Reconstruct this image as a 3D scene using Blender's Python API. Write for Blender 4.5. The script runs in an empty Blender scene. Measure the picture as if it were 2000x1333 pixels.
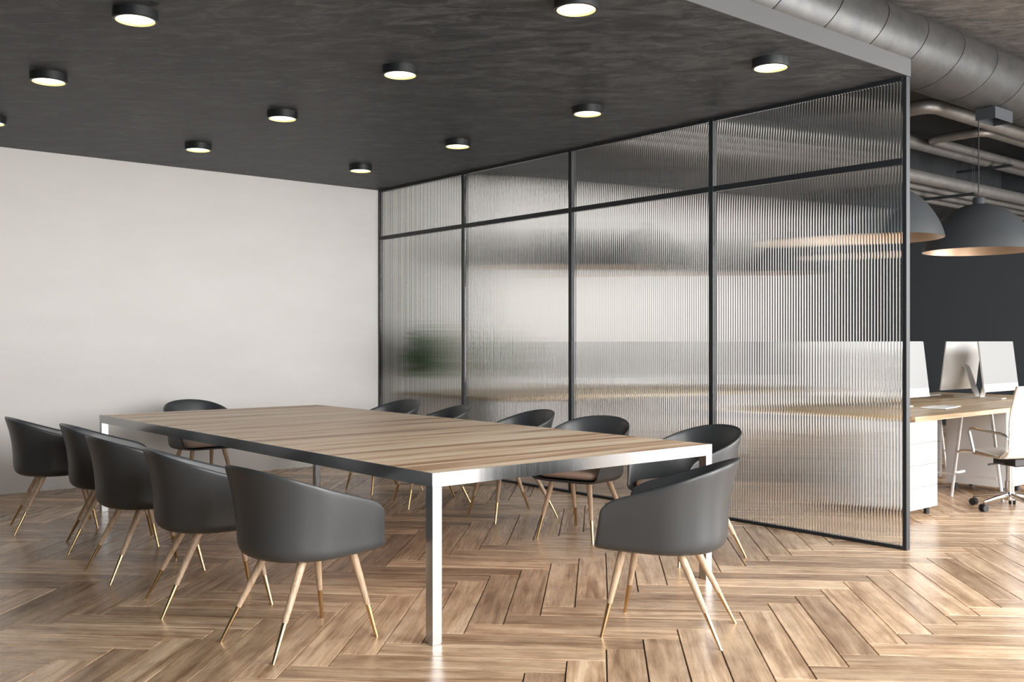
import bpy, bmesh, math, random
from mathutils import Vector, Matrix

random.seed(11)
scene = bpy.context.scene
col = scene.collection
PI = math.pi

# ------------------------------------------------------------------ camera
YAW = 0.6988
cam_d = bpy.data.cameras.new('camera')
cam_d.sensor_width = 36.0
cam_d.lens = 1927.85 / 2000.0 * 36.0
cam_d.shift_y = 0.00037
cam_d.clip_start = 0.05
cam = bpy.data.objects.new('camera', cam_d)
cam.location = (0, 0, 1.3)
cam.rotation_euler = (PI / 2, 0, -YAW)
col.objects.link(cam)
scene.camera = cam

# ------------------------------------------------------------------ world and daylight
scene.view_settings.view_transform = 'Standard'
scene.view_settings.look = 'None'
scene.view_settings.gamma = 1.0
scene.view_settings.use_curve_mapping = False
scene.view_settings.exposure = 0.0
scene.cycles.use_denoising = True
scene.cycles.max_bounces = 14
scene.cycles.transmission_bounces = 10
scene.cycles.glossy_bounces = 5
scene.cycles.diffuse_bounces = 5
scene.cycles.sample_clamp_indirect = 6.0
scene.cycles.blur_glossy = 0.6

SKY = 14.0
world = bpy.data.worlds.new('world')
scene.world = world
world.use_nodes = True
bg = world.node_tree.nodes['Background']
bg.inputs['Color'].default_value = (1.0, 0.985, 0.965, 1)
bg.inputs['Strength'].default_value = SKY

# room extents
XL, XR = -2.0, 15.0
YF, YB = -1.2, 9.19
HC = 2.949            # dropped ceiling
ZT = 4.05             # concrete ceiling
XP = 5.8116           # partition, face towards the meeting table
YS = 3.108            # front edge of the dropped ceiling
# windows in the front wall: (x0, x1)
WINS = [(0.3, 2.6), (3.4, 6.6), (8.8, 14.8)]
SILL = [0.8, 0.12, 0.12]
WZ1 = 3.85
for (a, b), WZ0 in zip(WINS, SILL):
    ld = bpy.data.lights.new('window_daylight', 'AREA')
    ld.shape = 'RECTANGLE'
    ld.size = b - a
    ld.size_y = WZ1 - WZ0
    ld.cycles.is_portal = True
    lo = bpy.data.objects.new('window_daylight', ld)
    lo.location = ((a + b) / 2, YF - 0.12, (WZ0 + WZ1) / 2)
    lo.rotation_euler = (PI / 2, 0, 0)       # -Z axis of the lamp looks along +Y
    col.objects.link(lo)
    lo.rotation_euler = (-PI / 2, 0, PI)
    if (lo.rotation_euler.to_matrix() @ Vector((0, 0, -1))).y < 0:
        lo.rotation_euler = (PI / 2, 0, 0)

# ------------------------------------------------------------------ materials
def mat(name, color, rough=0.5, metal=0.0, spec=0.5, **kw):
    m = bpy.data.materials.new(name)
    m.use_nodes = True
    b = m.node_tree.nodes['Principled BSDF']
    b.inputs['Base Color'].default_value = (*color, 1)
    b.inputs['Roughness'].default_value = rough
    b.inputs['Metallic'].default_value = metal
    b.inputs['Specular IOR Level'].default_value = spec
    for k, v in kw.items():
        b.inputs[k.replace('_', ' ')].default_value = v
    return m

class N:
    """tiny node helper"""
    def __init__(self, m):
        self.t = m.node_tree
        self.bsdf = self.t.nodes['Principled BSDF']
    def new(self, typ, **kw):
        n = self.t.nodes.new(typ)
        for k, v in kw.items():
            setattr(n, k, v)
        return n
    def link(self, a, b):
        self.t.links.new(a, b)
    def coord(self, kind='Object', scale=(1, 1, 1), rot=(0, 0, 0)):
        tc = self.new('ShaderNodeTexCoord')
        mp = self.new('ShaderNodeMapping')
        mp.inputs['Scale'].default_value = scale
        mp.inputs['Rotation'].default_value = rot
        self.link(tc.outputs[kind], mp.inputs['Vector'])
        return mp.outputs['Vector']
    def noise(self, vec, scale, detail=4, rough=0.55, dist=0.0):
        n = self.new('ShaderNodeTexNoise')
        n.inputs['Scale'].default_value = scale
        n.inputs['Detail'].default_value = detail
        n.inputs['Roughness'].default_value = rough
        n.inputs['Distortion'].default_value = dist
        if vec is not None:
            self.link(vec, n.inputs['Vector'])
        return n.outputs['Fac']
    def ramp(self, fac, stops):
        r = self.new('ShaderNodeValToRGB')
        el = r.color_ramp.elements
        while len(el) < len(stops):
            el.new(0.5)
        for e, (p, c) in zip(el, stops):
            e.position = p
            e.color = (*c, 1) if len(c) == 3 else c
        self.link(fac, r.inputs['Fac'])
        return r.outputs['Color']
    def mix(self, a, b, fac, typ='MIX'):
        n = self.new('ShaderNodeMix', data_type='RGBA', blend_type=typ)
        for sock, v in ((n.inputs[0], fac), (n.inputs[6], a), (n.inputs[7], b)):
            if hasattr(v, 'links'):
                self.link(v, sock)
            else:
                sock.default_value = v if isinstance(v, (int, float)) else (*v, 1)
        return n.outputs[2]
    def math(self, op, a, b=0.0, c=None):
        n = self.new('ShaderNodeMath', operation=op)
        for i, v in enumerate((a, b) if c is None else (a, b, c)):
            if hasattr(v, 'links'):
                self.link(v, n.inputs[i])
            else:
                n.inputs[i].default_value = v
        return n.outputs[0]
    def bump(self, h, strength=0.2, dist=0.01):
        n = self.new('ShaderNodeBump')
        n.inputs['Strength'].default_value = strength
        n.inputs['Distance'].default_value = dist
        self.link(h, n.inputs['Height'])
        self.link(n.outputs['Normal'], self.bsdf.inputs['Normal'])
    def color(self, c):
        self.link(c, self.bsdf.inputs['Base Color'])
    def rough(self, r):
        self.link(r, self.bsdf.inputs['Roughness'])

M = {}
# --- oak planks of the floor: grain in UV (u along the plank, metres), second UV = per-plank random
def floor_material():
    m = mat('oak_planks', (0.4, 0.28, 0.18), 0.3, spec=0.5)
    n = N(m)
    uv = n.new('ShaderNodeUVMap', uv_map='grain')
    rv = n.new('ShaderNodeUVMap', uv_map='rnd')
    sep = n.new('ShaderNodeSeparateXYZ')
    n.link(rv.outputs['UV'], sep.inputs[0])
    def mp(sc):
        p = n.new('ShaderNodeMapping')
        p.inputs['Scale'].default_value = sc
        n.link(uv.outputs['UV'], p.inputs['Vector'])
        return p.outputs['Vector']
    fine = n.noise(mp((2.2, 70, 1)), 1.0, 6, 0.7, 0.5)
    wide = n.noise(mp((0.9, 11, 1)), 1.0, 5, 0.62, 1.2)
    blot = n.noise(mp((5, 9, 1)), 1.0, 5, 0.65)
    base = n.ramp(wide, [(0.33, (0.40, 0.25, 0.150)), (0.49, (0.69, 0.49, 0.325)), (0.65, (0.87, 0.67, 0.475))])
    grain = n.ramp(fine, [(0.30, (0.52, 0.47, 0.43)), (0.55, (1, 1, 1)), (0.8, (1.06, 1.05, 1.03))])
    c = n.mix(base, grain, 0.55, 'MULTIPLY')
    bl = n.ramp(blot, [(0.36, (0.62, 0.57, 0.54)), (0.55, (1, 1, 1))])
    c = n.mix(c, bl, 0.7, 'MULTIPLY')
    tint = n.ramp(sep.outputs['X'], [(0.0, (0.62, 0.58, 0.55)), (0.45, (0.9, 0.89, 0.87)), (1.0, (1.22, 1.21, 1.2))])
    c = n.mix(c, tint, 1.0, 'MULTIPLY')
    n.color(c)
    n.rough(n.math('MULTIPLY_ADD', fine, 0.22, 0.17))
    n.bump(fine, 0.10, 0.003)
    return m
M['floor'] = floor_material()
M['gap'] = mat('floor_gap', (0.02, 0.013, 0.009), 0.8)

def wood(name, scale, stops, rough=0.4, axis=0, kind='Object', fine_scale=None):
    m = mat(name, stops[1][1], rough)
    n = N(m)
    a = [scale[1]] * 3; a[axis] = scale[0]
    v = n.coord(kind, tuple(a))
    w = n.noise(v, 1.0, 5, 0.6, 0.6)
    b = [x * 6 for x in a]; b[axis] = a[axis] * 2
    f = n.noise(n.coord(kind, tuple(b)), 1.0, 3, 0.6)
    c = n.ramp(w, stops)
    g = n.ramp(f, [(0.3, (0.72, 0.68, 0.65)), (0.6, (1, 1, 1))])
    n.color(n.mix(c, g, 0.6, 'MULTIPLY'))
    return m
M['tabletop'] = wood('table_oak', (0.5, 10), [(0.38, (0.46, 0.26, 0.14)), (0.47, (0.84, 0.60, 0.385)), (0.59, (0.94, 0.77, 0.57))], 0.42)
M['desk_wood'] = wood('desk_oak', (1.2, 22), [(0.38, (0.40, 0.27, 0.155)), (0.5, (0.64, 0.485, 0.31)), (0.62, (0.74, 0.60, 0.42))], 0.4)
M['leg_wood'] = wood('leg_oak', (6, 90), [(0.3, (0.40, 0.27, 0.17)), (0.5, (0.56, 0.41, 0.28)), (0.7, (0.64, 0.49, 0.35))], 0.42, axis=2)

# --- dark troweled concrete
def concrete(name, dark, mid, light, rough, rot, stretch=(1.1, 2.6, 1)):
    m = mat(name, mid, rough)
    n = N(m)
    tc0 = n.coord('Object', (1, 1, 1), (0, 0, rot))
    mp0 = n.new('ShaderNodeMapping'); mp0.inputs['Scale'].default_value = stretch
    n.link(tc0, mp0.inputs['Vector']); v = mp0.outputs['Vector']
    a = n.noise(v, 4.2, 10, 0.76, 0.7)
    b = n.noise(n.coord('Object', (1, 1, 1)), 0.7, 5, 0.6, 0.3)
    d = n.noise(v, 11.0, 6, 0.7, 0.9)
    c = n.ramp(a, [(0.41, dark), (0.5, mid), (0.60, light)])
    c = n.mix(c, n.ramp(b, [(0.35, (0.8, 0.8, 0.82)), (0.65, (1.15, 1.13, 1.1))]), 0.8, 'MULTIPLY')
    vein = n.ramp(d, [(0.57, (1, 1, 1)), (0.63, (1.6, 1.58, 1.55)), (0.69, (1, 1, 1))])
    n.color(n.mix(c, vein, 0.55, 'MULTIPLY'))
    n.rough(n.math('MULTIPLY_ADD', a, 0.3, rough - 0.15))
    n.bump(d, 0.3, 0.008)
    return m
M['ceiling_dark'] = concrete('dark_concrete', (0.023, 0.0265, 0.031), (0.043, 0.048, 0.054), (0.082, 0.089, 0.096), 0.5, PI / 4)
M['ceiling_dark'].node_tree.nodes['Principled BSDF'].inputs['Specular IOR Level'].default_value = 0.22
M['ceiling_slate'] = concrete('dark_slate_concrete', (0.030, 0.033, 0.036), (0.036, 0.040, 0.044), (0.045, 0.049, 0.053), 0.6, PI / 4)
M['ceiling_high'] = concrete('grey_concrete', (0.065, 0.060, 0.056), (0.09, 0.083, 0.078), (0.125, 0.117, 0.110), 0.6, PI / 4)

def plaster():
    m = mat('white_plaster', (0.80, 0.785, 0.77), 0.65)
    n = N(m)
    v = n.coord('Object', (1.0, 1, 3.0))
    a = n.noise(v, 14, 6, 0.65, 0.6)
    n.color(n.ramp(n.noise(v, 1.2, 4), [(0.3, (0.775, 0.76, 0.742)), (0.7, (0.815, 0.80, 0.785))]))
    n.bump(a, 0.35, 0.006)
    return m
M['plaster'] = plaster()
M['wall_dark'] = mat('charcoal_paint', (0.030, 0.0365, 0.043), 0.6)
M['fascia'] = mat('light_grey_fascia', (0.047, 0.0485, 0.05), 0.5)
M['frame_black'] = mat('black_powder_coat', (0.010, 0.0135, 0.0175), 0.46)
M['window_frame'] = mat('window_frame_metal', (0.03, 0.03, 0.032), 0.4)

def plastic():
    m = mat('black_satin_shell', (0.047, 0.051, 0.055), 0.38, spec=0.5)
    return m
M['shell'] = plastic()
M['cushion'] = mat('beige_cushion', (0.56, 0.44, 0.37), 0.8)
n_ = N(M['cushion']); n_.bump(n_.noise(n_.coord('Object'), 320, 2), 0.25, 0.002)
M['brass'] = mat('brushed_brass', (0.62, 0.44, 0.24), 0.26, 1.0)

def steel():
    m = mat('brushed_steel', (0.40, 0.405, 0.41), 0.22, 1.0)
    n = N(m)
    a = n.noise(n.coord('Object', (300, 300, 4)), 1, 3)
    n.rough(n.math('MULTIPLY_ADD', a, 0.12, 0.16))
    return m
M['steel'] = steel()
M['chrome'] = mat('polished_chrome', (0.72, 0.72, 0.72), 0.10, 1.0)
M['alu'] = mat('satin_aluminium', (0.74, 0.73, 0.715), 0.42, 0.55)
M['white'] = mat('white_lacquer', (0.60, 0.60, 0.605), 0.4)
M['white_leather'] = mat('white_leather', (0.80, 0.79, 0.78), 0.45)
M['screen'] = mat('grey_screen', (0.27, 0.275, 0.28), 0.4)
M['black'] = mat('black_plastic', (0.012, 0.012, 0.013), 0.4)
M['lamp_shade'] = mat('anthracite_enamel', (0.036, 0.041, 0.046), 0.5, spec=0.4)
M['copper'] = mat('copper_lining', (0.56, 0.42, 0.31), 0.36, 0.6)
M['light_ring'] = mat('cream_reflector', (0.75, 0.62, 0.25), 0.5)
M['housing'] = mat('black_housing', (0.014, 0.016, 0.018), 0.38)
M['paper'] = mat('white_paper', (0.82, 0.82, 0.81), 0.6)
M['pot'] = mat('white_ceramic', (0.75, 0.75, 0.73), 0.3)
M['soil'] = mat('potting_soil', (0.03, 0.02, 0.015), 0.9)

def duct_mat(name, base, light, rough, metal):
    m = mat(name, base, rough, metal)
    n = N(m)
    v = n.coord('Object', (1, 1, 1))
    a = n.noise(v, 5.0, 8, 0.7, 0.6)
    d = n.noise(v, 95.0, 5, 0.75, 0.4)
    c = n.ramp(n.mix(a, d, 0.5), [(0.32, base), (0.68, light)])
    n.color(c)
    n.rough(n.math('MULTIPLY_ADD', d, 0.3, rough - 0.12))
    n.bump(d, 0.10, 0.002)
    return m
M['duct'] = duct_mat('dark_duct_metal', (0.036, 0.038, 0.041), (0.105, 0.103, 0.100), 0.35, 0.5)
M['pipe'] = duct_mat('grey_pipe_paint', (0.15, 0.145, 0.14), (0.30, 0.288, 0.275), 0.42, 0.7)

def leaf_mat():
    m = mat('leaf_green', (0.035, 0.13, 0.025), 0.45)
    n = N(m)
    n.color(n.ramp(n.noise(n.coord('Object'), 14, 2), [(0.3, (0.05, 0.17, 0.03)), (0.7, (0.13, 0.36, 0.07))]))
    return m
M['leaf'] = leaf_mat()

GLASS_COAT = 1.16      # low-reflection coating
def glass():
    m = bpy.data.materials.new('reeded_glass')
    m.use_nodes = True
    t = m.node_tree
    t.nodes.remove(t.nodes['Principled BSDF'])
    out = t.nodes['Material Output']
    rf = t.nodes.new('ShaderNodeBsdfRefraction')
    rf.inputs['Color'].default_value = (0.985, 0.992, 0.992, 1); rf.inputs['Roughness'].default_value = 0.0; rf.inputs['IOR'].default_value = 1.45
    gl = t.nodes.new('ShaderNodeBsdfAnisotropic'); gl.inputs['Roughness'].default_value = 0.0
    fr_ = t.nodes.new('ShaderNodeFresnel'); fr_.inputs['IOR'].default_value = GLASS_COAT
    mx = t.nodes.new('ShaderNodeMixShader')
    t.links.new(fr_.outputs['Fac'], mx.inputs['Fac']); t.links.new(rf.outputs[0], mx.inputs[1]); t.links.new(gl.outputs[0], mx.inputs[2])
    t.links.new(mx.outputs[0], out.inputs['Surface'])
    return m
M['glass'] = glass()

def emit(name, color, strength):
    m = bpy.data.materials.new(name)
    m.use_nodes = True
    b = m.node_tree.nodes['Principled BSDF']
    b.inputs['Base Color'].default_value = (0.8, 0.8, 0.8, 1)
    b.inputs['Emission Color'].default_value = (*color, 1)
    b.inputs['Emission Strength'].default_value = strength
    return m
M['diffuser'] = emit('lit_diffuser', (1.0, 0.92, 0.74), 3.0)

# ------------------------------------------------------------------ mesh helpers
class MB:
    def __init__(self):
        self.bm = bmesh.new()
    def _add(self, verts, faces):
        vs = [self.bm.verts.new(v) for v in verts]
        for f in faces:
            try:
                self.bm.faces.new([vs[i] for i in f])
            except ValueError:
                pass
        return vs
    def box(self, lo, hi, bevel=0.0, rot=None, seg=2):
        x0, y0, z0 = lo; x1, y1, z1 = hi
        P = [(x0, y0, z0), (x1, y0, z0), (x1, y1, z0), (x0, y1, z0), (x0, y0, z1), (x1, y0, z1), (x1, y1, z1), (x0, y1, z1)]
        F = [(3, 2, 1, 0), (4, 5, 6, 7), (0, 1, 5, 4), (1, 2, 6, 5), (2, 3, 7, 6), (3, 0, 4, 7)]
        if bevel > 0:
            b2 = bmesh.new()
            vs = [b2.verts.new(p) for p in P]
            for f in F: b2.faces.new([vs[i] for i in f])
            bmesh.ops.bevel(b2, geom=b2.edges[:] , offset=bevel, segments=seg, profile=0.5, affect='EDGES')
            b2.verts.index_update()
            P = [v.co.copy() for v in b2.verts]; F = [[v.index for v in f.verts] for f in b2.faces]
            b2.free()
        if rot is not None:
            P = [rot @ Vector(p) for p in P]
        self._add(P, F); return self
    def tube(self, pts, rad, n=16, closed=False, caps=True):
        """sweep a circle along a polyline; rad is a number or a list"""
        pts = [Vector(p) for p in pts]
        m = len(pts)
        rr = rad if isinstance(rad, (list, tuple)) else [rad] * m
        rings = []
        up = None
        for i, p in enumerate(pts):
            a = pts[(i - 1) % m] if (closed or i > 0) else p
            b = pts[(i + 1) % m] if (closed or i < m - 1) else p
            t = (b - a).normalized()
            if up is None:
                ref = Vector((0, 0, 1)) if abs(t.z) < 0.9 else Vector((1, 0, 0))
                up = (ref - t * ref.dot(t)).normalized()
            else:
                up = (up - t * up.dot(t)).normalized()
            s = t.cross(up)
            rings.append([p + (up * math.cos(2 * PI * k / n) + s * math.sin(2 * PI * k / n)) * rr[i] for k in range(n)])
        V = [v for r in rings for v in r]; F = []
        for i in range(m if closed else m - 1):
            j = (i + 1) % m
            for k in range(n):
                F.append((i * n + k, j * n + k, j * n + (k + 1) % n, i * n + (k + 1) % n)[::-1])
        if caps and not closed:
            F.append(tuple(range(n))); F.append(tuple((m - 1) * n + k for k in range(n - 1, -1, -1)))
        self._add(V, F); return self
    def lathe(self, prof, n=48, c=(0, 0, 0)):
        """revolve (r, z) profile about z at c"""
        V = []; F = []; idx = []
        for (r, z) in prof:
            if r < 1e-6:
                idx.append([len(V)] * n); V.append((c[0], c[1], c[2] + z))
            else:
                idx.append(list(range(len(V), len(V) + n)))
                V += [(c[0] + r * math.cos(2 * PI * k / n), c[1] + r * math.sin(2 * PI * k / n), c[2] + z) for k in range(n)]
        for a, b in zip(idx[:-1], idx[1:]):
            for k in range(n):
                q = [a[k], a[(k + 1) % n], b[(k + 1) % n], b[k]]
                q = [x for i, x in enumerate(q) if x not in q[:i]]
                if len(q) > 2: F.append(q)
        self._add(V, F); return self
    def prism(self, pts, z0, z1, bevel=0.0):
        n = len(pts)
        b2 = bmesh.new()
        vs = [b2.verts.new((p[0], p[1], z0)) for p in pts] + [b2.verts.new((p[0], p[1], z1)) for p in pts]
        b2.faces.new([vs[i] for i in range(n - 1, -1, -1)]); b2.faces.new([vs[n + i] for i in range(n)])
        for i in range(n):
            b2.faces.new([vs[i], vs[(i + 1) % n], vs[n + (i + 1) % n], vs[n + i]])
        if bevel > 0:
            es = [e for e in b2.edges if abs(e.verts[0].co.z - e.verts[1].co.z) < 1e-6]
            bmesh.ops.bevel(b2, geom=es, offset=bevel, segments=2, profile=0.5, affect='EDGES')
        b2.verts.index_update()
        self._add([v.co.copy() for v in b2.verts], [[v.index for v in f.verts] for f in b2.faces])
        b2.free(); return self
    def xform(self, mtx):
        bmesh.ops.transform(self.bm, matrix=mtx, verts=self.bm.verts[:]); return self
    def build(self, name, material, parent=None, smooth=None, loc=None):
        bmesh.ops.recalc_face_normals(self.bm, faces=self.bm.faces[:])
        me = bpy.data.meshes.new(name)
        self.bm.to_mesh(me); self.bm.free()
        me.materials.append(material)
        if smooth is not None:
            for p in me.polygons: p.use_smooth = True
            me.set_sharp_from_angle(angle=math.radians(smooth))
        o = bpy.data.objects.new(name, me)
        col.objects.link(o)
        if parent is not None: o.parent = parent
        if loc is not None: o.location = loc
        return o

def bake_modifiers(o):
    bpy.context.view_layer.update()
    dg = bpy.context.evaluated_depsgraph_get()
    me = bpy.data.meshes.new_from_object(o.evaluated_get(dg))
    o.modifiers.clear()
    o.data = me
    for p in me.polygons: p.use_smooth = True

def thing(name, label, cat, loc=(0, 0, 0), rz=0.0, group=None):
    o = bpy.data.objects.new(name, None)
    o.empty_display_size = 0.1
    col.objects.link(o)
    o.location = loc; o.rotation_euler = (0, 0, rz)
    o['label'] = label; o['category'] = cat
    if group: o['group'] = group
    return o
def tag(o, label, cat, group=None):
    o['label'] = label; o['category'] = cat
    if group: o['group'] = group
    return o
def struct(o):
    o['kind'] = 'structure'; return o
def dup(root, loc, rz, label, group=None):
    """copy of a thing with its parts and their sub-parts"""
    def rec(o, parent):
        c = o.copy(); col.objects.link(c)
        if parent is not None: c.parent = parent
        for ch in list(o.children): rec(ch, c)
        return c
    r = rec(root, None)
    r.location = loc; r.rotation_euler = (0, 0, rz); r['label'] = label
    if group: r['group'] = group
    return r

def bez(p0, p1, p2, p3, t):
    a = 1 - t
    return tuple(a ** 3 * p0[i] + 3 * a * a * t * p1[i] + 3 * a * t * t * p2[i] + t ** 3 * p3[i] for i in range(len(p0)))
def arc_path(pts, r, n=7):
    """polyline with rounded corners"""
    pts = [Vector(p) for p in pts]
    out = [pts[0]]
    for i in range(1, len(pts) - 1):
        a, b, c = pts[i - 1], pts[i], pts[i + 1]
        d1 = (a - b).normalized(); d2 = (c - b).normalized()
        ang = d1.angle(d2)
        t = min(r / math.tan(ang / 2), (a - b).length * 0.49, (c - b).length * 0.49)
        p0, p1 = b + d1 * t, b + d2 * t
        for k in range(n + 1):
            u = k / n
            # quadratic, close to a circular arc
            out.append(p0 * (1 - u) ** 2 + b * 2 * u * (1 - u) + p1 * u ** 2)
    out.append(pts[-1])
    return out

# ------------------------------------------------------------------ the room
def build_floor():
    W, L = 0.1607, 0.951
    S0, T0 = 1.643 - 6 * W, 5.798 - 6 * W
    g, ch, dz = 0.0024, 0.0012, 0.0060
    bm = bmesh.new()
    uvg = bm.loops.layers.uv.new('grain'); uvr = bm.loops.layers.uv.new('rnd')
    r2 = 2 ** -0.5
    rng = random.Random(5)
    def to_xy(s, t): return ((s + t) * r2, (t - s) * r2)
    def plank(s0, s1, t0, t1, along_t):
        cx, cy = to_xy((s0 + s1) / 2, (t0 + t1) / 2)
        if not (XL - 0.7 < cx < XR + 0.7 and YF - 0.7 < cy < YB + 0.7): return
        ox, oy, rr, rq = rng.uniform(0, 60), rng.uniform(0, 60), rng.random(), rng.random()
        a = [(s0 + g, t0 + g), (s1 - g, t0 + g), (s1 - g, t1 - g), (s0 + g, t1 - g)]
        b = [(s0 + g + ch, t0 + g + ch), (s1 - g - ch, t0 + g + ch), (s1 - g - ch, t1 - g - ch), (s0 + g + ch, t1 - g - ch)]
        va = [bm.verts.new((*to_xy(*p), -dz)) for p in a]; vb = [bm.verts.new((*to_xy(*p), 0)) for p in b]
        fs = [bm.faces.new(vb)] + [bm.faces.new([va[i], va[(i + 1) % 4], vb[(i + 1) % 4], vb[i]]) for i in range(4)]
        for f in fs:
            for lp in f.loops:
                x, y, _ = lp.vert.co
                s, t = (x - y) * r2, (x + y) * r2
                u, v = (t, s) if along_t else (s, t)
                lp[uvg].uv = (u + ox, v + oy); lp[uvr].uv = (rr, rq)
    for j in range(-16, 17):
        for k in range(-130, 130):
            s = S0 + k * W + j * L; t = T0 + k * W - j * L
            plank(s, s + W, t - L, t, True)
            plank(s - L, s, t - W, t, False)
    for co, no in (((XL, 0, 0), (-1, 0, 0)), ((XR, 0, 0), (1, 0, 0)), ((0, YF, 0), (0, -1, 0)), ((0, YB, 0), (0, 1, 0))):
        bmesh.ops.bisect_plane(bm, geom=bm.verts[:] + bm.edges[:] + bm.faces[:], plane_co=co, plane_no=no, clear_outer=True)
    # dark subfloor showing in the joints, and the slab underneath
    z0 = -0.0060
    vs = [bm.verts.new(p) for p in ((XL, YF, z0), (XR, YF, z0), (XR, YB, z0), (XL, YB, z0), (XL, YF, -0.12), (XR, YF, -0.12), (XR, YB, -0.12), (XL, YB, -0.12))]
    for f in ((0, 1, 2, 3), (7, 6, 5, 4), (0, 4, 5, 1), (1, 5, 6, 2), (2, 6, 7, 3), (3, 7, 4, 0)):
        fc = bm.faces.new([vs[i] for i in f]); fc.material_index = 1
    me = bpy.data.meshes.new('floor'); bm.to_mesh(me); bm.free()
    me.materials.append(M['floor']); me.materials.append(M['gap'])
    o = bpy.data.objects.new('floor', me); col.objects.link(o)
    return struct(o)
build_floor()

struct(MB().box((XL - 0.15, YF - 0.2, ZT), (XR + 0.15, YB + 0.15, ZT + 0.15)).build('ceiling', M['ceiling_high']))
struct(MB().box((XL, 4.6, ZT - 0.02), (XR, YB, ZT)).build('ceiling_rear', M['ceiling_slate']))  # rear stretch of ceiling in a darker slate tone
struct(MB().box((XP + 0.05, 6.55, 3.2), (XR, YB, ZT - 0.0201)).build('ceiling_soffit', M['ceiling_slate']))
struct(MB().box((XL, YS + 0.012, HC), (XP + 0.043, YB, HC + 0.109)).build('ceiling_lowered', M['ceiling_dark']))
struct(MB().box((XL, YS, HC), (XP + 0.043, YS + 0.012, HC + 0.109)).build('trim_1', M['fascia']))
XD = 13.2     # back wall made dark from here, added for dark stripes in the glass
struct(MB().box((XL - 0.15, YB, -0.12), (XD, YB + 0.15, ZT)).build('wall_back', M['plaster']))
struct(MB().box((XD, YB, -0.12), (XR + 0.15, YB + 0.15, ZT)).build('wall_back_right', M['wall_dark']))
struct(MB().box((XR, YF, -0.12), (XR + 0.15, YB, ZT)).build('wall_right', M['wall_dark']))
struct(MB().box((XL - 0.15, YF, -0.12), (XL, YB, ZT)).build('wall_left', M['wall_dark']))
wf = MB()
edges = [XL - 0.15] + [v for w in WINS for v in w] + [XR + 0.15]
for i in range(0, len(edges), 2):
    wf.box((edges[i], YF - 0.2, -0.12), (edges[i + 1], YF, ZT))
for (a, b), WZ0 in zip(WINS, SILL):
    wf.box((a, YF - 0.2, -0.12), (b, YF, WZ0)); wf.box((a, YF - 0.2, WZ1), (b, YF, ZT))
struct(wf.build('wall_front', M['wall_dark']))
for i, ((a, b), WZ0) in enumerate(zip(WINS, SILL)):
    w = MB(); t = 0.03
    w.box((a, YF - 0.1, WZ0), (a + t, YF - 0.06, WZ1)); w.box((b - t, YF - 0.1, WZ0), (b, YF - 0.06, WZ1))
    w.box((a + t, YF - 0.1, WZ0), (b - t, YF - 0.06, WZ0 + t)); w.box((a + t, YF - 0.1, WZ1 - t), (b - t, YF - 0.06, WZ1))
    w.box((a + t, YF - 0.1, 2.7), (b - t, YF - 0.06, 2.74))
    struct(w.build('window_%d' % (i + 1), M['window_frame']))

# ------------------------------------------------------------------ conference table
TX0, TX1, TY0, TY1, TH = 2.444, 4.317, 3.435, 7.818, 0.7373
tcx, tcy = (TX0 + TX1) / 2, (TY0 + TY1) / 2
tb = thing('conference_table', 'long conference table with oak top and brushed steel frame', 'table', (tcx, tcy, 0))
hx, hy = (TX1 - TX0) / 2, (TY1 - TY0) / 2
FW = 0.05
top = MB().box((-hx + 0.004, -hy + 0.004, TH - 0.03), (hx - 0.004, hy - 0.004, TH - 0.0005)).build('tabletop', M['tabletop'], tb)
top['label'] = 'striped oak tabletop'
fr = MB()
FH = 0.06
SK = 0.0038                      # outer skin flush with the tabletop face
for (x0, y0, x1, y1) in ((-hx, -hy, hx, -hy + SK), (-hx, hy - SK, hx, hy), (-hx, -hy + SK, -hx + SK, hy - SK), (hx - SK, -hy + SK, hx, hy - SK)):
    fr.box((x0, y0, TH - FH), (x1, y1, TH))
a_, b_ = hx - SK, hy - SK
for (x0, y0, x1, y1) in ((-a_, -b_, a_, -hy + FW), (-a_, hy - FW, a_, b_), (-a_, -hy + FW, -hx + FW, hy - FW), (hx - FW, -hy + FW, a_, hy - FW)):
    fr.box((x0, y0, TH - FH), (x1, y1, TH - 0.0305))
fr.build('frame', M['steel'], tb)['label'] = 'brushed steel frame'
for sx in (-1, 1):
    for sy in (-1, 1):
        x0 = -hx if sx < 0 else hx - FW; y0 = -hy if sy < 0 else hy - FW
        MB().box((x0, y0, 0), (x0 + FW, y0 + FW, TH - FH - 0.0006), 0.0012, seg=1).build('leg', M['steel'], tb)

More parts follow.
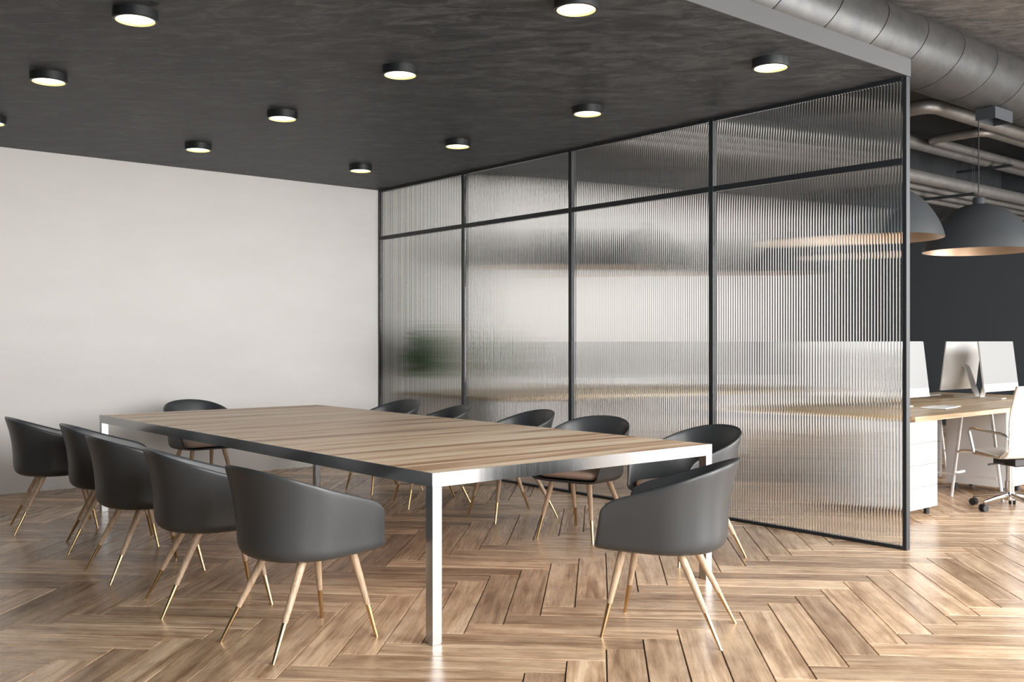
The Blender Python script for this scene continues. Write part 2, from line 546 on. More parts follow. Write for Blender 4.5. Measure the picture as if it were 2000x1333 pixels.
# ------------------------------------------------------------------ shell armchairs
CH_W, CH_XF, CH_XB, CH_XC, CH_ZB = 0.292, 0.245, -0.312, -0.02, 0.372
def rim_height(x):
    u = (CH_XF - x) / (CH_XF - CH_XB)
    return 0.605 + 0.178 * (u - 0.10 * math.sin(PI * u) * 0.4)
def stations(narm=9, narc=26):
    st = []
    for i in range(narm):
        st.append((CH_XF + (CH_XC - CH_XF) * (i / narm) ** 1.0, -1, None))
    for i in range(narc + 1):
        st.append((None, None, -PI / 2 - PI * i / narc))
    for i in range(narm - 1, -1, -1):
        st.append((CH_XF + (CH_XC - CH_XF) * (i / narm), 1, None))
    return st
def shell_mesh():
    bm = bmesh.new()
    rows = []
    nA, nB = 9, 8
    ax = CH_XC - CH_XB
    for (x, sy, th) in stations():
        if th is None:
            C = (x, 0.0); R = CH_W; d = (0.0, sy); f = max(0.0, (x - CH_XC) / (CH_XF - CH_XC)); px = x; base = 0.885; back = 0.0
        else:
            ex, ey = ax * math.cos(th), CH_W * math.sin(th)
            # slightly squarer than an ellipse
            R = math.hypot(ex, ey) * (1 + 0.035 * math.sin(2 * th) ** 2); d = (ex / math.hypot(ex, ey), ey / math.hypot(ex, ey))
            C = (CH_XC, 0.0); f = 0.0; px = CH_XC + d[0] * R; back = max(0.0, -math.cos(th)); base = 0.885 - 0.075 * back
        h = rim_height(px)
        q = max(0.0, (f - 0.62) / 0.38)
        h -= 0.032 * (1 - math.sqrt(max(0.0, 1 - q * q)))
        Rb = R * base
        zb = CH_ZB + 0.012 * f * f
        zc = zb + 0.062 + 0.045 * back
        row = []
        for k in range(nA + 1):
            t = k / nA
            r_, z_ = bez((0, zb), (0.88 * Rb, zb - 0.002), (0.995 * Rb, zb - 0.002), (Rb, zc), t)
            row.append((r_, z_))
        for k in range(1, nB + 1):
            t = k / nB
            r_, z_ = bez((Rb, zc), (Rb + (R - Rb) * 0.22 * (1 - back), zc + (h - zc) * 0.3), (R - 0.008 - 0.030 * back, zc + (h - zc) * 0.68), (R, h), t)
            row.append((r_, z_))
        out = []
        for (r_, z_) in row:
            xx = C[0] + d[0] * r_
            if th is None:
                fr_ = (z_ - zb) / (h - zb)
                xx = C[0] + f * (0.045 * (1 - fr_) + 0.0)
            out.append(bm.verts.new((xx, C[1] + d[1] * r_, z_)))
        rows.append(out)
    for a, b in zip(rows[:-1], rows[1:]):
        for k in range(len(a) - 1):
            vs = [a[k], a[k + 1], b[k + 1], b[k]]
            try: bm.faces.new(vs)
            except ValueError: pass
    bmesh.ops.remove_doubles(bm, verts=bm.verts[:], dist=0.0008)
    bmesh.ops.dissolve_degenerate(bm, edges=bm.edges[:], dist=0.0005)
    bmesh.ops.recalc_face_normals(bm, faces=bm.faces[:])
    # outward: the back wall must look away from the seat
    bm.faces.ensure_lookup_table()
    fb = min(bm.faces, key=lambda f: f.calc_center_median().x)
    if fb.normal.x > 0:
        bmesh.ops.reverse_faces(bm, faces=bm.faces[:])
    me = bpy.data.meshes.new('shell'); bm.to_mesh(me); bm.free()
    return me

def cushion_builder():
    pts = []
    W, xf, xc, xb = 0.236, 0.262, -0.02, -0.205
    n = 20
    for i in range(n + 1):
        th = PI / 2 + PI * i / n
        pts.append((xc + (xc - xb) * math.cos(th), W * math.sin(th)))
    rc = 0.07
    for i in range(7):
        th = -PI / 2 + (PI / 2) * i / 6
        pts.append((xf - rc + rc * math.cos(th), -W + rc + rc * math.sin(th)))
    for i in range(7):
        th = (PI / 2) * i / 6
        pts.append((xf - rc + rc * math.cos(th), W - rc + rc * math.sin(th)))
    mb = MB()
    lay = [(0.80, 0.400), (0.93, 0.408), (0.985, 0.426), (0.985, 0.440), (0.95, 0.450), (0.80, 0.454), (0.4, 0.4555)]
    V = []; F = []; m = len(pts)
    cx = 0.03
    for s, z in lay:
        V += [(cx + (p[0] - cx) * s, p[1] * s, z) for p in pts]
    for a in range(len(lay) - 1):
        for k in range(m):
            F.append((a * m + k, a * m + (k + 1) % m, (a + 1) * m + (k + 1) % m, (a + 1) * m + k))
    F.append(tuple(range(m))); F.append(tuple((len(lay) - 1) * m + k for k in range(m)))
    mb._add(V, F)
    return mb

FXF, FXB, FY = 0.262, -0.262, 0.211
def make_armchair():
    r = thing('armchair', '', 'chair')
    sh = bpy.data.objects.new('shell', shell_mesh()); col.objects.link(sh); sh.parent = r
    sh.data.materials.append(M['shell'])
    so = sh.modifiers.new('s', 'SOLIDIFY'); so.thickness = 0.013; so.offset = -1; so.use_even_offset = True
    su = sh.modifiers.new('u', 'SUBSURF'); su.levels = 1; su.render_levels = 1
    bake_modifiers(sh)
    cu = cushion_builder().build('seat_cushion', M['cushion'], r, smooth=50)
    cu['label'] = 'beige seat cushion'
    for sx in (1, -1):
        for sy in (1, -1):
            topp = Vector((0.055 + 0.125 * sx, 0.138 * sy, CH_ZB + 0.014)); foot = Vector((FXF * sx, FY * sy, 0.0))
            k = 0.375
            mid = foot.lerp(topp, k)
            lg = MB().tube([topp, topp.lerp(mid, 0.5), mid], [0.0188, 0.0162, 0.0124], 20).build('leg', M['leg_wood'], r, smooth=40)
            lg['label'] = 'tapered wooden leg'
            d = (mid - foot).normalized()
            low = foot + d * 0.0035
            fe = MB().tube([mid - d * 0.0008, low], [0.0118, 0.0080], 20).build('brass_ferrule', M['brass'], lg, smooth=40)
            # keep the foot end flat on the floor
            mn = min(v.co.z for v in fe.data.vertices)
            for v in fe.data.vertices:
                if v.co.z < 0.012: v.co.z = 0.0
    return r

# (centre x, y, forward direction, label)
CHAIRS = [
    (2.058, 3.891, (0.996, 0.09), 'black armchair nearest the camera in the left row, left of the near steel leg'),
    (2.010, 4.750, (0.983, -0.184), 'black armchair second from the camera in the left row of five'),
    (2.005, 5.620, (1.0, 0.0), 'black armchair third from the camera in the left row of five'),
    (2.106, 6.491, (0.967, -0.255), 'black armchair fourth from the camera in the left row, overlapping the far-left table leg'),
    (1.990, 7.356, (0.983, -0.177), 'black armchair farthest left, last of the left row, beside the white wall'),
    (3.401, 2.943, (-0.49, 0.872), 'black armchair alone at the near short table end, its grey-lit back facing the camera'),
    (4.671, 3.890, (-0.988, 0.157), 'black armchair behind the near right table corner, in front of the last glass panel'),
    (4.640, 4.767, (-0.96, -0.28), 'black armchair with beige seat showing below the table apron, second from right on glass side'),
    (4.730, 5.620, (-0.982, 0.19), 'black armchair third from right on the glass side, left of the beige-seated one'),
    (4.610, 6.480, (-0.951, 0.31), 'black armchair fourth from right on the glass side, second from the white wall'),
    (4.710, 7.345, (-1.0, 0.0), 'black armchair on the glass side nearest the white wall, below the blurred plant'),
    (3.440, 8.310, (0.0, -1.0), 'black armchair alone at the far short table end, against the white wall'),
]
ch0 = None
for (x, y, f, lab) in CHAIRS:
    rz = math.atan2(f[1], f[0])
    if ch0 is None:
        ch0 = make_armchair(); ch0.location = (x, y, 0); ch0.rotation_euler = (0, 0, rz); ch0['label'] = lab; ch0['group'] = 'armchairs around the conference table'
    else:
        dup(ch0, (x, y, 0), rz, lab, 'armchairs around the conference table')

# ------------------------------------------------------------------ ceiling downlights
def make_downlight():
    r = thing('ceiling_downlight', '', 'ceiling light')
    R, H = 0.108, 0.05
    MB().lathe([(0, 0), (R, 0), (R, -H + 0.003), (R - 0.003, -H), (R - 0.012, -H), (R - 0.012, -H + 0.020), (0, -H + 0.020)], 56).build('housing', M['housing'], r, smooth=35)
    MB().lathe([(R - 0.0123, -H + 0.0004), (R - 0.0123, -H + 0.0197), (R - 0.0145, -H + 0.0197), (R - 0.0145, -H + 0.0004), (R - 0.0123, -H + 0.0004)], 56).build('reflector_ring', M['light_ring'], r, smooth=35)
    MB().lathe([(0, -H + 0.0125), (R - 0.0148, -H + 0.0125), (R - 0.0148, -H + 0.0195), (0, -H + 0.0195)], 56).build('diffuser', M['diffuser'], r, smooth=35)
    return r
LX = (1.728, 3.303, 4.876); LY = (3.449, 4.976, 6.498, 8.013)
colname = ('left ceiling row', 'middle ceiling row', 'ceiling row beside the glass')
rowname = ('nearest the camera', 'second from the camera', 'third from the camera', 'closest to the white wall')
dl0 = None
for i, x in enumerate(LX):
    for j, y in enumerate(LY):
        if i == 0 and j == 0: continue          # out of the photograph
        lab = 'round black downlight in the %s, %s' % (colname[i], rowname[j])
        if dl0 is None:
            dl0 = make_downlight(); dl0.location = (x, y, HC); dl0['label'] = lab; dl0['group'] = 'round black downlights on the dark ceiling'
        else:
            dup(dl0, (x, y, HC), 0, lab, 'round black downlights on the dark ceiling')

# ------------------------------------------------------------------ reeded glass partition
pt = thing('glass_partition', 'tall black-framed partition of vertically reeded glass panels beside the table', 'partition', (XP, 3.113, 0))
PD = 0.043                       # frame depth along x
PL = YB - 3.113 - 0.001          # length
mull = [4.636 - 3.113, 6.147 - 3.113, 7.664 - 3.113]
SW, MW = 0.027, 0.040
RZ = (2.405, 2.444)
BZ, TZ = 0.022, HC - 0.024
def pbox(y0, y1, z0, z1, name, x0=0.0, x1=PD):
    return MB().box((x0, y0, z0), (x1, y1, z1), 0.0015, seg=1).build(name, M['frame_black'], pt)
pbox(0, SW, 0, HC - 0.0005, 'frame_stile'); pbox(PL - SW, PL, 0, HC - 0.0005, 'frame_stile')
for m_ in mull: pbox(m_ - MW / 2, m_ + MW / 2, 0, HC - 0.0005, 'frame_stile')
spans = []
b = [SW] + [v for m_ in mull for v in (m_ - MW / 2, m_ + MW / 2)] + [PL - SW]
for i in range(0, 8, 2):
    y0, y1 = b[i] + 0.0003, b[i + 1] - 0.0003
    pbox(y0, y1, 0, BZ, 'frame_rail'); pbox(y0, y1, RZ[0], RZ[1], 'frame_rail'); pbox(y0, y1, TZ, HC - 0.0005, 'frame_rail')
    spans.append((y0 + 0.0007, y1 - 0.0007))
def pane(y0, y1, z0, z1):
    """reeded glass: half-round flutes towards the table, flat towards the office"""
    n = round((y1 - y0) / 0.0212); w = (y1 - y0) / n
    seg = 10; sag = 0.0032; xf = 0.013; xb = 0.026
    R = (w * w / 4 + sag * sag) / (2 * sag)
    prof = []
    for i in range(n):
        for k in range(seg):
            t = -w / 2 + w * k / seg
            prof.append((xf - (math.sqrt(R * R - t * t) - (R - sag)) , y0 + i * w + w * k / seg))
    prof.append((xf, y1))
    bm = bmesh.new()
    lo = [bm.verts.new((p[0], p[1], z0)) for p in prof]; hi = [bm.verts.new((p[0], p[1], z1)) for p in prof]
    bl = [bm.verts.new((xb, y0, z0)), bm.verts.new((xb, y1, z0))]; bh = [bm.verts.new((xb, y0, z1)), bm.verts.new((xb, y1, z1))]
    m = len(prof)
    for i in range(m - 1):
        f = bm.faces.new((lo[i], hi[i], hi[i + 1], lo[i + 1])); f.smooth = True
    for i in range(0, m - 1, seg):
        bm.edges.get((lo[i], hi[i])).smooth = False
    bm.faces.new((bl[0], bl[1], bh[1], bh[0]))
    bm.faces.new((lo[0], bl[0], bh[0], hi[0])); bm.faces.new((lo[-1], hi[-1], bh[1], bl[1]))
    bm.faces.new(lo + [bl[1], bl[0]]); bm.faces.new((hi + [bh[1], bh[0]])[::-1])
    bmesh.ops.recalc_face_normals(bm, faces=bm.faces[:])
    me = bpy.data.meshes.new('glass_pane'); bm.to_mesh(me); bm.free()
    me.materials.append(M['glass'])
    o = bpy.data.objects.new('glass_pane', me); col.objects.link(o); o.parent = pt
    o['label'] = 'reeded glass pane'
for (y0, y1) in spans:
    pane(y0, y1, BZ + 0.001, RZ[0] - 0.001)
    pane(y0, y1, RZ[1] + 0.001, TZ - 0.001)

# ------------------------------------------------------------------ duct and pipes of the office
DY, DZ, DR = 4.2, 3.735, 0.288
dct = thing('ventilation_duct', 'big round dark metal duct with ring seams running across above the lowered ceiling', 'duct', (6, DY, DZ))
X0, X1 = XL + 0.01, XR - 0.005
ring0 = (1.781 * (DY - 0.15)) - 0.2; step = 0.617
xs = []
x = ring0 - step * math.ceil((ring0 - X0) / step)
while x < X1:
    if X0 + 0.25 < x < X1 - 0.25: xs.append(x)
    x += step
cuts = [X0] + xs + [X1]
for a, b_ in zip(cuts[:-1], cuts[1:]):
    g = 0.011
    sec = MB().lathe([(DR - 0.02, a), (DR, a), (DR, b_ - g), (DR - 0.016, b_ - g), (DR - 0.016, b_), (DR - 0.02, b_), (DR - 0.02, a)], 72) \
        .xform(Matrix.Rotation(PI / 2, 4, 'Y'))
    for v in sec.bm.verts:          # the seams lean, as on a spirally wound duct
        v.co.x = min(X1, max(X0, v.co.x + 0.2 * v.co.z / DR))
    sec.xform(Matrix.Translation((-6, 0, 0))).build('duct_section', M['duct'], dct, smooth=35)
def pipe(path, r, label, rc=0.16):
    o = MB().tube(arc_path(path, rc, 10), r, 24).build('pipe', M['pipe'], None, smooth=40)
    return tag(o, label, 'pipe', 'pipes under the office ceiling')
xe = XR - 0.004; xl = 6.0
pipe([(xe, 4.6, 3.536), (9.04, 4.6, 3.536), (9.04, 5.1, 3.536), (9.04, 5.1, ZT - 0.021)], 0.069, 'grey pipe right below the big duct that bends away behind the glass')
pipe([(xe, 4.9, 3.579), (10.8, 4.9, 3.579), (10.8, 5.522, 3.579), (xe, 5.522, 3.579)], 0.0495, 'thin grey pipe bent into a U shape behind the hanging box')
pipe([(xl, 5.72, 3.588), (xe, 5.72, 3.588)], 0.0733, 'straight grey pipe just below the U-bent pipe')
pipe([(xl, 5.6, 3.165), (xe, 5.6, 3.165)], 0.073, 'thickest straight grey pipe, lowest large one above the pendant lamps')
pipe([(xl, 5.75, 3.10), (xe, 5.75, 3.10)], 0.036, 'thin grey pipe directly under the thick lowest pipe')
pipe([(xl, 5.90, 3.076), (xe, 5.90, 3.076)], 0.036, 'thin grey pipe, middle of the bundle of three above the lamp domes')
pipe([(xl, 6.05, 3.05), (xe, 6.05, 3.05)], 0.036, 'thin grey pipe, lowest of the bundle of three above the lamp domes')
def hanger(x, y0, y1, z, label):
    r = thing('pipe_hanger', label, 'pipe hanger', (x, (y0 + y1) / 2, z), 0, 'dark hangers carrying the pipes')
    h = (y1 - y0) / 2
    MB().box((-0.04, -h, -0.012), (0.04, h, 0.012)).build('bracket_bar', M['frame_black'], r)
    for s in (-1, 1):
        for dx in (-0.025, 0.025):
            yy = s * (h - 0.025)
            MB().tube([(dx, yy, 0.0121), (dx, yy, ZT - z - 0.021)], 0.0018, 8).build('wire', M['frame_black'], r)
hanger(12.7, 5.42, 6.10, 3.5, 'flat dark hanger bar under the straight pipe right of the lamp cord')
hanger(11.38, 5.26, 6.20, 3.0, 'flat dark hanger bar under the lowest pipes, left of the lamp cap')

# ------------------------------------------------------------------ pendant lamps
def make_pendant(canopy_z):
    RR, RH = 0.49, 0.40
    r = thing('pendant_lamp', '', 'lamp')
    prof = []
    RC = (RR * RR + RH * RH) / (2 * RH) + 0.012       # spherical cap, slightly flared rim
    th0 = math.asin(RR / RC)
    zc0 = RH - RC
    for k in range(17):
        th = th0 * (1 - k / 16)
        z = zc0 + RC * math.cos(th)
        prof.append((RC * math.sin(th), z * RH / (RH - (zc0 + RC * math.cos(th0))) - (zc0 + RC * math.cos(th0)) * (1 - z / RH) if k else 0.0))
    prof[0] = (RR, 0.0)
    inner = [(max(0.0, a - 0.006), max(0.0, z - 0.006)) for a, z in prof]
    inner[0] = (RR - 0.006, 0.0)
    MB().lathe([(RR - 0.003, 0.0)] + prof[:-1] + [(0, RH)], 72).build('lamp_shade', M['lamp_shade'], r, smooth=50)
    li = MB().lathe([(RR - 0.0031, 0.0002)] + inner[:-1] + [(0, RH - 0.006)], 72).build('shade_lining', M['copper'], r, smooth=50)
    li['label'] = 'copper inside of the shade'
    MB().lathe([(0, RH - 0.004), (0.052, RH - 0.004), (0.052, RH + 0.09), (0.046, RH + 0.098), (0, RH + 0.098)], 32).build('cap', M['lamp_shade'], r, smooth=40)
    MB().lathe([(0, RH - 0.0062), (0.03, RH - 0.0062), (0.03, RH - 0.08), (0.055, RH - 0.12), (0.055, RH - 0.15), (0.0, RH - 0.19)], 32).build('bulb', M['pot'], r, smooth=50)
    MB().tube([(0, 0, RH + 0.0975), (0, 0, canopy_z)], 0.005, 10).build('cord', M['black'], r)
    return r
LZ = 2.13
p0 = make_pendant(3.345 - LZ); p0.location = (9.16, 4.205, LZ)
p0['label'] = 'large dark dome lamp hanging right of the glass, copper inside, its full left half visible'; p0['group'] = 'dome pendant lamps over the desks'
dup(p0, (7.42, 4.205, LZ), 0, 'large dark dome lamp half hidden behind the end frame of the glass', 'dome pendant lamps over the desks')
p1 = make_pendant(3.1 - LZ); p1.location = (7.35, 8.2, LZ)
p1['label'] = 'dome lamp blurred by the glass, left one over the far desk'; p1['group'] = 'dome pendant lamps over the desks'
dup(p1, (9.2, 8.2, LZ), 0, 'dome lamp blurred by the glass, right one over the far desk', 'dome pendant lamps over the desks')
def canopy(parent_loc, z0, z1, parent):
    """open-bottomed metal box the cord drops from"""
    x0, y0 = -0.01, -0.155; x1, y1 = 0.35, 0.025; t = 0.006
    if 7.3 < parent.location.x < 7.5 and parent.location.y < 5: x0, x1 = -0.35, 0.01
    mb = MB()
    mb.box((x0, y0, z0), (x1, y0 + t, z1)); mb.box((x0, y1 - t, z0), (x1, y1, z1))
    mb.box((x0, y0 + t, z0), (x0 + t, y1 - t, z1)); mb.box((x1 - t, y0 + t, z0), (x1, y1 - t, z1))
    mb.box((x0 + t, y0 + t, z1 - 0.03), (x1 - t, y1 - t, z1))
    return mb.build('canopy_box', M['lamp_shade'], parent)
for o in [q for q in col.objects if q.name.startswith('pendant_lamp')]:
    if o.location.y < 5: canopy(None, 3.34 - LZ, 3.446 - LZ, o)
    else: canopy(None, 3.095 - LZ, 3.1995 - LZ, o)

# ------------------------------------------------------------------ desks
def drawer_unit(name, loc, label, w=0.405, d=0.52, h=0.65, rz=0.0, detail=True):
    r = thing(name, label, 'drawer unit', loc, rz, 'white drawer units under the desks')
    z0 = 0.06
    MB().box((0, 0.018, z0), (w, d, z0 + h), 0.002, seg=1).build('cabinet_body', M['white'], r)
    n = 4; g = 0.003
    for i in range(n):
        a = z0 + (h / n) * i
        MB().box((0, 0, a + g / 2), (w, 0.0175, a + h / n - g / 2), 0.0012, seg=1).build('drawer_front', M['white'], r)
    for x in (0.05, w - 0.05):
        for y in (0.06, d - 0.06):
            MB().lathe([(0, 0), (0.022, 0), (0.022, z0 - 0.0003), (0, z0 - 0.0003)], 20, (x, y, 0)).build('foot', M['black'], r)
    return r
def desk(x0, x1, y0, y1, label, trest):
    r = thing('workstation_desk', label, 'desk', (x0, y0, 0))
    MB().box((0, 0, 0.713), (x1 - x0, y1 - y0, 0.75), 0.002, seg=1).build('desktop', M['desk_wood'], r)['label'] = 'oak desktop'
    for tx in trest:
        X = tx - x0; D = y1 - y0
        for (c) in (0.16, D - 0.16):
            for s in (-1, 1):
                MB().tube([(X, c + s * 0.12, 0.7125), (X, c + s * 0.21, 0.0)], 0.0125, 12).build('trestle_leg', M['white'], r)
        MB().tube([(X, 0.0, 0.19), (X, D, 0.19)], 0.009, 10).build('crossbar', M['white'], r)
        MB().tube([(X, 0.34, 0.20), (X + 0.16, 0.34, 0.20)], 0.0125, 10).build('crossbar', M['white'], r)
    return r
A = (6.844, 10.43, 3.598, 5.22)
desk(*A, 'oak-topped double desk on white trestle legs right of the glass', (8.15, 9.85))
drawer_unit('drawer_unit', (6.842, 3.636, 0), 'white four-drawer unit next to the end of the glass partition')
drawer_unit('drawer_unit', (8.545, 3.69, 0), 'white drawer unit behind the office chair')
drawer_unit('drawer_unit', (8.45, 4.40, 0), 'white drawer unit farther back under the right desk, between the two front units')
B = (6.05, 9.62, 7.45, 9.06)
desk(*B, 'long oak desk blurred behind the glass, along the white back wall', (7.3, 9.1))
drawer_unit('drawer_unit', (6.07, 7.50, 0), 'white drawer unit at the left end of the far desk, blurred by the glass')
drawer_unit('drawer_unit', (7.80, 7.50, 0), 'white drawer unit under the middle of the far desk, blurred by the glass')

# ------------------------------------------------------------------ monitors
def make_monitor():
    """front looks along -Y, origin on the desk below the screen"""
    r = thing('desktop_monitor', '', 'monitor')
    W, Z0, Z1 = 0.73, 0.075, 0.552
    tilt = Matrix.Translation((0, 0, Z0)) @ Matrix.Rotation(math.radians(-7), 4, 'X') @ Matrix.Translation((0, 0, -Z0))
    # housing: thin edges, domed back
    bm = MB(); nx, nz = 16, 12
    V = []; F = []
    for j in range(nz + 1):
        for i in range(nx + 1):
            u, v = i / nx, j / nz
            e = (1 - (2 * u - 1) ** 4) * (1 - (2 * v - 1) ** 4)
            V.append((-W / 2 + W * u, 0.010 + 0.034 * e ** 0.9, Z0 + (Z1 - Z0) * v))
    for j in range(nz):
        for i in range(nx):
            a = j * (nx + 1) + i
            F.append((a, a + 1, a + nx + 2, a + nx + 1))
    nb = len(V)
    V += [(-W / 2, 0, Z0), (W / 2, 0, Z0), (W / 2, 0, Z1), (-W / 2, 0, Z1)]
    F.append((nb, nb + 1, nb + 2, nb + 3))
    bot = list(range(0, nx + 1)); topr = list(range(nz * (nx + 1), (nz + 1) * (nx + 1)))
    lef = [j * (nx + 1) for j in range(nz + 1)]; rig = [j * (nx + 1) + nx for j in range(nz + 1)]
    F.append(bot + [nb + 1, nb]); F.append(topr + [nb + 2, nb + 3]); F.append(lef + [nb + 3, nb]); F.append(rig + [nb + 2, nb + 1])
    bm._add(V, F); bm.xform(tilt)
    bm.build('housing', M['alu'], r, smooth=40)['label'] = 'domed silver back'
    zc = Z0 + 0.075
    MB().box((-W / 2 + 0.002, -0.004, zc), (W / 2 - 0.002, -0.0003, Z1 - 0.002)).xform(tilt).build('screen', M['screen'], r)['label'] = 'blank grey screen'
    MB().box((-W / 2 + 0.002, -0.004, Z0 + 0.001), (W / 2 - 0.002, -0.0003, zc - 0.0005)).xform(tilt).build('chin', M['white'], r)['label'] = 'white strip below the screen'
    st = MB(); hw = 0.05
    a = tilt @ Vector((0, 0.043, Z0 + 0.25))
    path = [a + Vector((0, -0.004, 0)), a + Vector((0, 0.02, -0.02)), Vector((0, 0.19, 0.02)), Vector((0, 0.185, 0.006)), Vector((0, -0.02, 0.006))]
    pth = arc_path(path, 0.02, 6); th = 0.0055
    V = []; F = []
    for i, p in enumerate(pth):
        q0 = pth[max(0, i - 1)]; q1 = pth[min(len(pth) - 1, i + 1)]
        t = (q1 - q0).normalized(); nn = Vector((0, -t.z, t.y))
        ww = hw
        for sx in (-1, 1):
            for sn in (-1, 1):
                V.append((sx * ww, p.y + nn.y * sn * th, max(0.0003, p.z + nn.z * sn * th)))
    for i in range(len(pth) - 1):
        k = i * 4
        for (c, d) in ((0, 1), (1, 3), (3, 2), (2, 0)):
            F.append((k + c, k + d, k + 4 + d, k + 4 + c))
    F.append((0, 1, 3, 2)); k = (len(pth) - 1) * 4; F.append((k, k + 1, k + 3, k + 2))
    st._add(V, F); st.build('stand', M['alu'], r, smooth=40)
    return r
G = 'desktop monitors on the desks'
ZD = 0.7503
m0 = make_monitor(); m0.location = (9.63, 4.20, ZD); m0['label'] = 'monitor with blank grey screen and white chin, right of the silver-backed monitor'; m0['group'] = G
dup(m0, (7.865, 4.20, ZD), 0, 'monitor with blank grey screen cut off by the end frame of the glass', G)
dup(m0, (9.70, 4.66, ZD), PI, 'monitor showing its silver back and bent stand', G)
dup(m0, (7.90, 4.66, ZD), PI, 'monitor turned away, hidden behind the leftmost monitor at the glass edge', G)
dup(m0, (7.35, 8.05, ZD), 0, 'monitor on the far desk blurred by the glass, left of two', G)
dup(m0, (8.95, 8.05, ZD), 0, 'monitor on the far desk blurred by the glass, right of two', G)

# ------------------------------------------------------------------ small things on the desk
nb = thing('notebook', 'white notebook with dark edge lying on the near edge of the right desk', 'notebook', (7.915, 3.955, ZD), math.radians(9))
MB().box((-0.15, -0.10, 0), (0.15, 0.10, 0.003)).build('cover', M['black'], nb)
MB().box((-0.148, -0.098, 0.0032), (0.15, 0.098, 0.011)).build('pages', M['paper'], nb)
tag(MB().box((-0.04, -0.075, 0), (0.04, 0.075, 0.009), 0.003).build('phone', M['white'], None, loc=(8.19, 4.00, ZD)), 'small white phone lying right of the notebook', 'phone')
kb = thing('keyboard', 'slim white keyboard on the back half of the right desk', 'keyboard', (9.62, 4.95, ZD))
MB().box((-0.21, -0.06, 0), (0.21, 0.06, 0.010), 0.003).build('keyboard_base', M['alu'], kb)
ky = MB()
for i in range(14):
    for j in range(5):
        ky.box((-0.2 + i * 0.0287, -0.052 + j * 0.021, 0.0103), (-0.2 + i * 0.0287 + 0.0255, -0.052 + j * 0.021 + 0.018, 0.0135))
ky.build('keys', M['white'], kb)

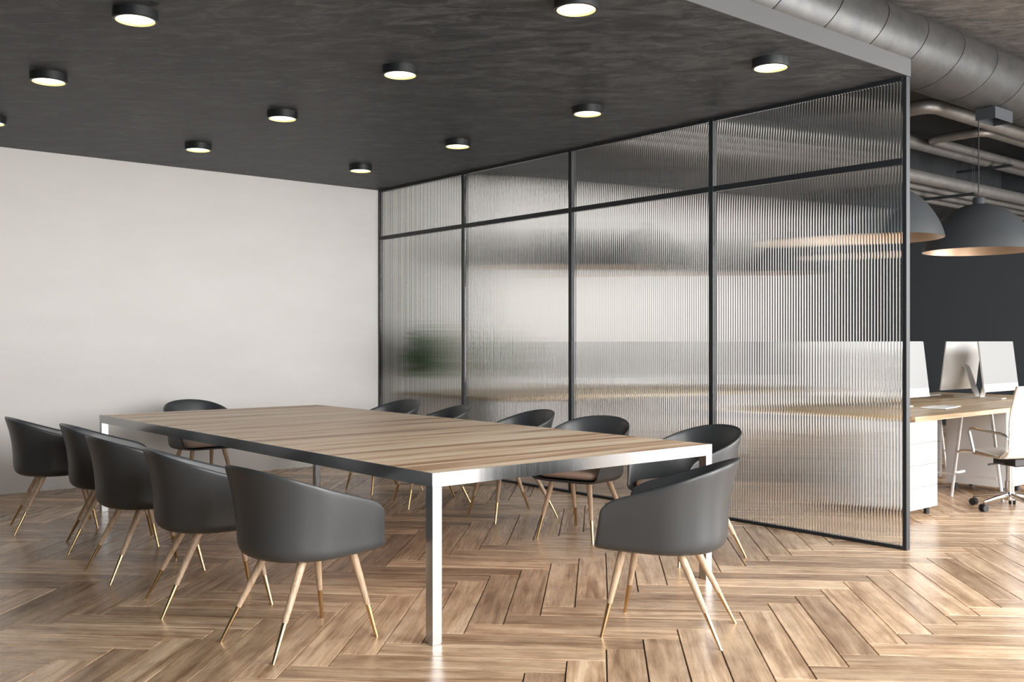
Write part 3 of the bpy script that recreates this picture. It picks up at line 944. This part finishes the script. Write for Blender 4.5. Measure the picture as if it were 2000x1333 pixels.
# ------------------------------------------------------------------ office chair
def make_office_chair(loc, fwd):
    r = thing('office_chair', 'white office swivel chair with chrome arms and five-star base', 'chair', loc, math.atan2(fwd[1], fwd[0]))
    prof = [(0.275, 0.425), (0.22, 0.443), (0.12, 0.448), (0.0, 0.437), (-0.10, 0.425), (-0.165, 0.425), (-0.205, 0.455), (-0.225, 0.52), (-0.232, 0.60), (-0.232, 0.68), (-0.246, 0.78), (-0.272, 0.88), (-0.30, 0.965)]
    # smooth through the control points
    P = []
    m = len(prof)
    for i in range(m - 1):
        a = prof[max(0, i - 1)]; b_ = prof[i]; c = prof[i + 1]; d = prof[min(m - 1, i + 2)]
        for k in range(5):
            t = k / 5
            P.append(tuple(0.5 * ((2 * b_[j]) + (-a[j] + c[j]) * t + (2 * a[j] - 5 * b_[j] + 4 * c[j] - d[j]) * t * t + (-a[j] + 3 * b_[j] - 3 * c[j] + d[j]) * t ** 3) for j in (0, 1)))
    P.append(prof[-1])
    V = []; F = []; hw = 0.235; th = 0.011; nw = 8
    for i, p in enumerate(P):
        q0 = P[max(0, i - 1)]; q1 = P[min(len(P) - 1, i + 1)]
        tx, tz = q1[0] - q0[0], q1[1] - q0[1]; l = math.hypot(tx, tz)
        nx_, nz_ = -tz / l, tx / l
        for s in (-1, 1):
            for k in range(nw + 1):
                u = -1 + 2 * k / nw
                V.append((p[0] + nx_ * s * th * (1 - 0.35 * abs(u) ** 6), hw * u, p[1] + nz_ * s * th * (1 - 0.35 * abs(u) ** 6)))
    st = 2 * (nw + 1)
    for i in range(len(P) - 1):
        for s in (0, 1):
            for k in range(nw):
                a = i * st + s * (nw + 1) + k
                F.append((a, a + 1, a + st + 1, a + st))
        for k in (0, nw):
            a = i * st + k
            F.append((a, a + st, a + st + nw + 1, a + nw + 1))
    for i in (0, len(P) - 1):
        for k in range(nw):
            a = i * st + k
            F.append((a, a + 1, a + nw + 2, a + nw + 1))
    mb = MB(); mb._add(V, F)
    mb.build('sling_seat', M['white_leather'], r, smooth=50)['label'] = 'white leather seat and back in one piece'
    for sy in (-1, 1):
        y = sy * 0.252
        loop = arc_path([(0.10, y, 0.435), (0.15, y, 0.605), (0.13, y, 0.625), (-0.16, y, 0.605), (-0.215, y, 0.59), (-0.21, y, 0.47), (-0.155, y, 0.425), (0.10, y, 0.434)], 0.03, 6)
        MB().tube(loop, 0.0115, 14).build('armrest', M['chrome'], r, smooth=50)['label'] = 'chrome loop armrest'
        rail = [(p[0], sy * 0.2445, p[1]) for p in P]
        MB().tube(rail, 0.008, 10).build('side_rail', M['chrome'], r, smooth=50)
    MB().prism([(0.10, -0.06), (0.10, 0.06), (-0.14, 0.09), (-0.14, -0.09)], 0.345, 0.408, 0.01).build('tilt_mechanism', M['black'], r)
    MB().tube([(-0.03, 0.065, 0.37), (-0.03, 0.24, 0.36)], 0.007, 10).build('lever', M['black'], r)
    MB().lathe([(0, 0.10), (0.034, 0.10), (0.034, 0.22), (0.026, 0.222), (0.026, 0.346), (0, 0.346)], 28).build('gas_column', M['chrome'], r, smooth=40)
    MB().lathe([(0, 0.075), (0.042, 0.075), (0.045, 0.10), (0.038, 0.135), (0.0345, 0.136), (0.0345, 0.1005), (0, 0.0995)], 28).build('base_hub', M['chrome'], r, smooth=40)
    for k in range(5):
        a = 2 * PI * k / 5 + 0.38
        d = Vector((math.cos(a), math.sin(a), 0))
        lg = MB().tube([d * 0.04 + Vector((0, 0, 0.112)), d * 0.15 + Vector((0, 0, 0.098)), d * 0.275 + Vector((0, 0, 0.075))], [0.021, 0.017, 0.011], 14).build('base_leg', M['chrome'], r, smooth=50)
        c = d * 0.275
        perp = Vector((-d.y, d.x, 0))
        q = MB()
        for s in (-1, 1):
            q.tube([c + perp * (s * 0.006) + Vector((0, 0, 0.0285)), c + perp * (s * 0.024) + Vector((0, 0, 0.0285))], 0.0283, 20)
        q.tube([c + Vector((0, 0, 0.03)), c + Vector((0, 0, 0.066))], 0.006, 8)
        q.build('caster', M['black'], lg, smooth=40)['label'] = 'black twin-wheel caster'
    return r
make_office_chair((7.86, 3.37, 0), (0.35, 0.94))

# ------------------------------------------------------------------ plant on the far desk
pl = thing('potted_plant', 'bushy green plant in a white pot on the far desk, blurred by the glass', 'plant', (6.165, 8.74, 0.7503))
MB().lathe([(0, 0), (0.075, 0), (0.10, 0.15), (0.094, 0.15), (0.090, 0.125), (0, 0.125)], 36).build('pot', M['pot'], pl, smooth=40)
MB().lathe([(0, 0.1252), (0.0895, 0.1252), (0.07, 0.135), (0, 0.138)], 36).build('soil', M['soil'], pl)
rg = random.Random(3)
stm = MB(); lv = MB()
for i in range(120):
    a = rg.uniform(0, 2 * PI); el = rg.uniform(-1.0, 1.45); L_ = rg.uniform(0.12, 0.31)
    d = Vector((math.cos(a) * math.cos(el), math.sin(a) * math.cos(el), math.sin(el) * 1.2))
    b0 = Vector((0.03 * math.cos(a), 0.03 * math.sin(a), 0.13))
    b1 = Vector((d.x * 0.05, d.y * 0.05, 0.33)); b2 = Vector((0, 0, 0.385)) + d * L_
    b2.x = max(b2.x, -0.27)
    stm.tube([b0, b1, b2], [0.004, 0.003, 0.002], 6)
    for k in range(14):
        t = 0.45 + 0.55 * k / 13
        p = b0.lerp(b1, t * 2) if t < 0.5 else b1.lerp(b2, t * 2 - 1)
        aa = rg.uniform(0, 2 * PI); dd = (Vector((math.cos(aa), math.sin(aa), rg.uniform(-0.4, 0.6)))).normalized()
        ln = rg.uniform(0.075, 0.125)
        if min(p.x, (p + dd * ln).x) < -0.275 or (p + dd * ln).y > 0.40: continue
        sd = dd.cross(Vector((0, 0, 1))).normalized() * ln * 0.36; nn = sd.cross(dd).normalized() * 0.008
        lv._add([p, p + dd * ln * 0.45 + sd + nn, p + dd * ln, p + dd * ln * 0.45 - sd + nn, p + dd * ln * 0.45 - nn], [(0, 1, 4), (1, 2, 4), (2, 3, 4), (3, 0, 4)])
stm.build('stems', M['leaf'], pl)
fo = lv.build('foliage', M['leaf'], pl); fo['kind'] = 'stuff'
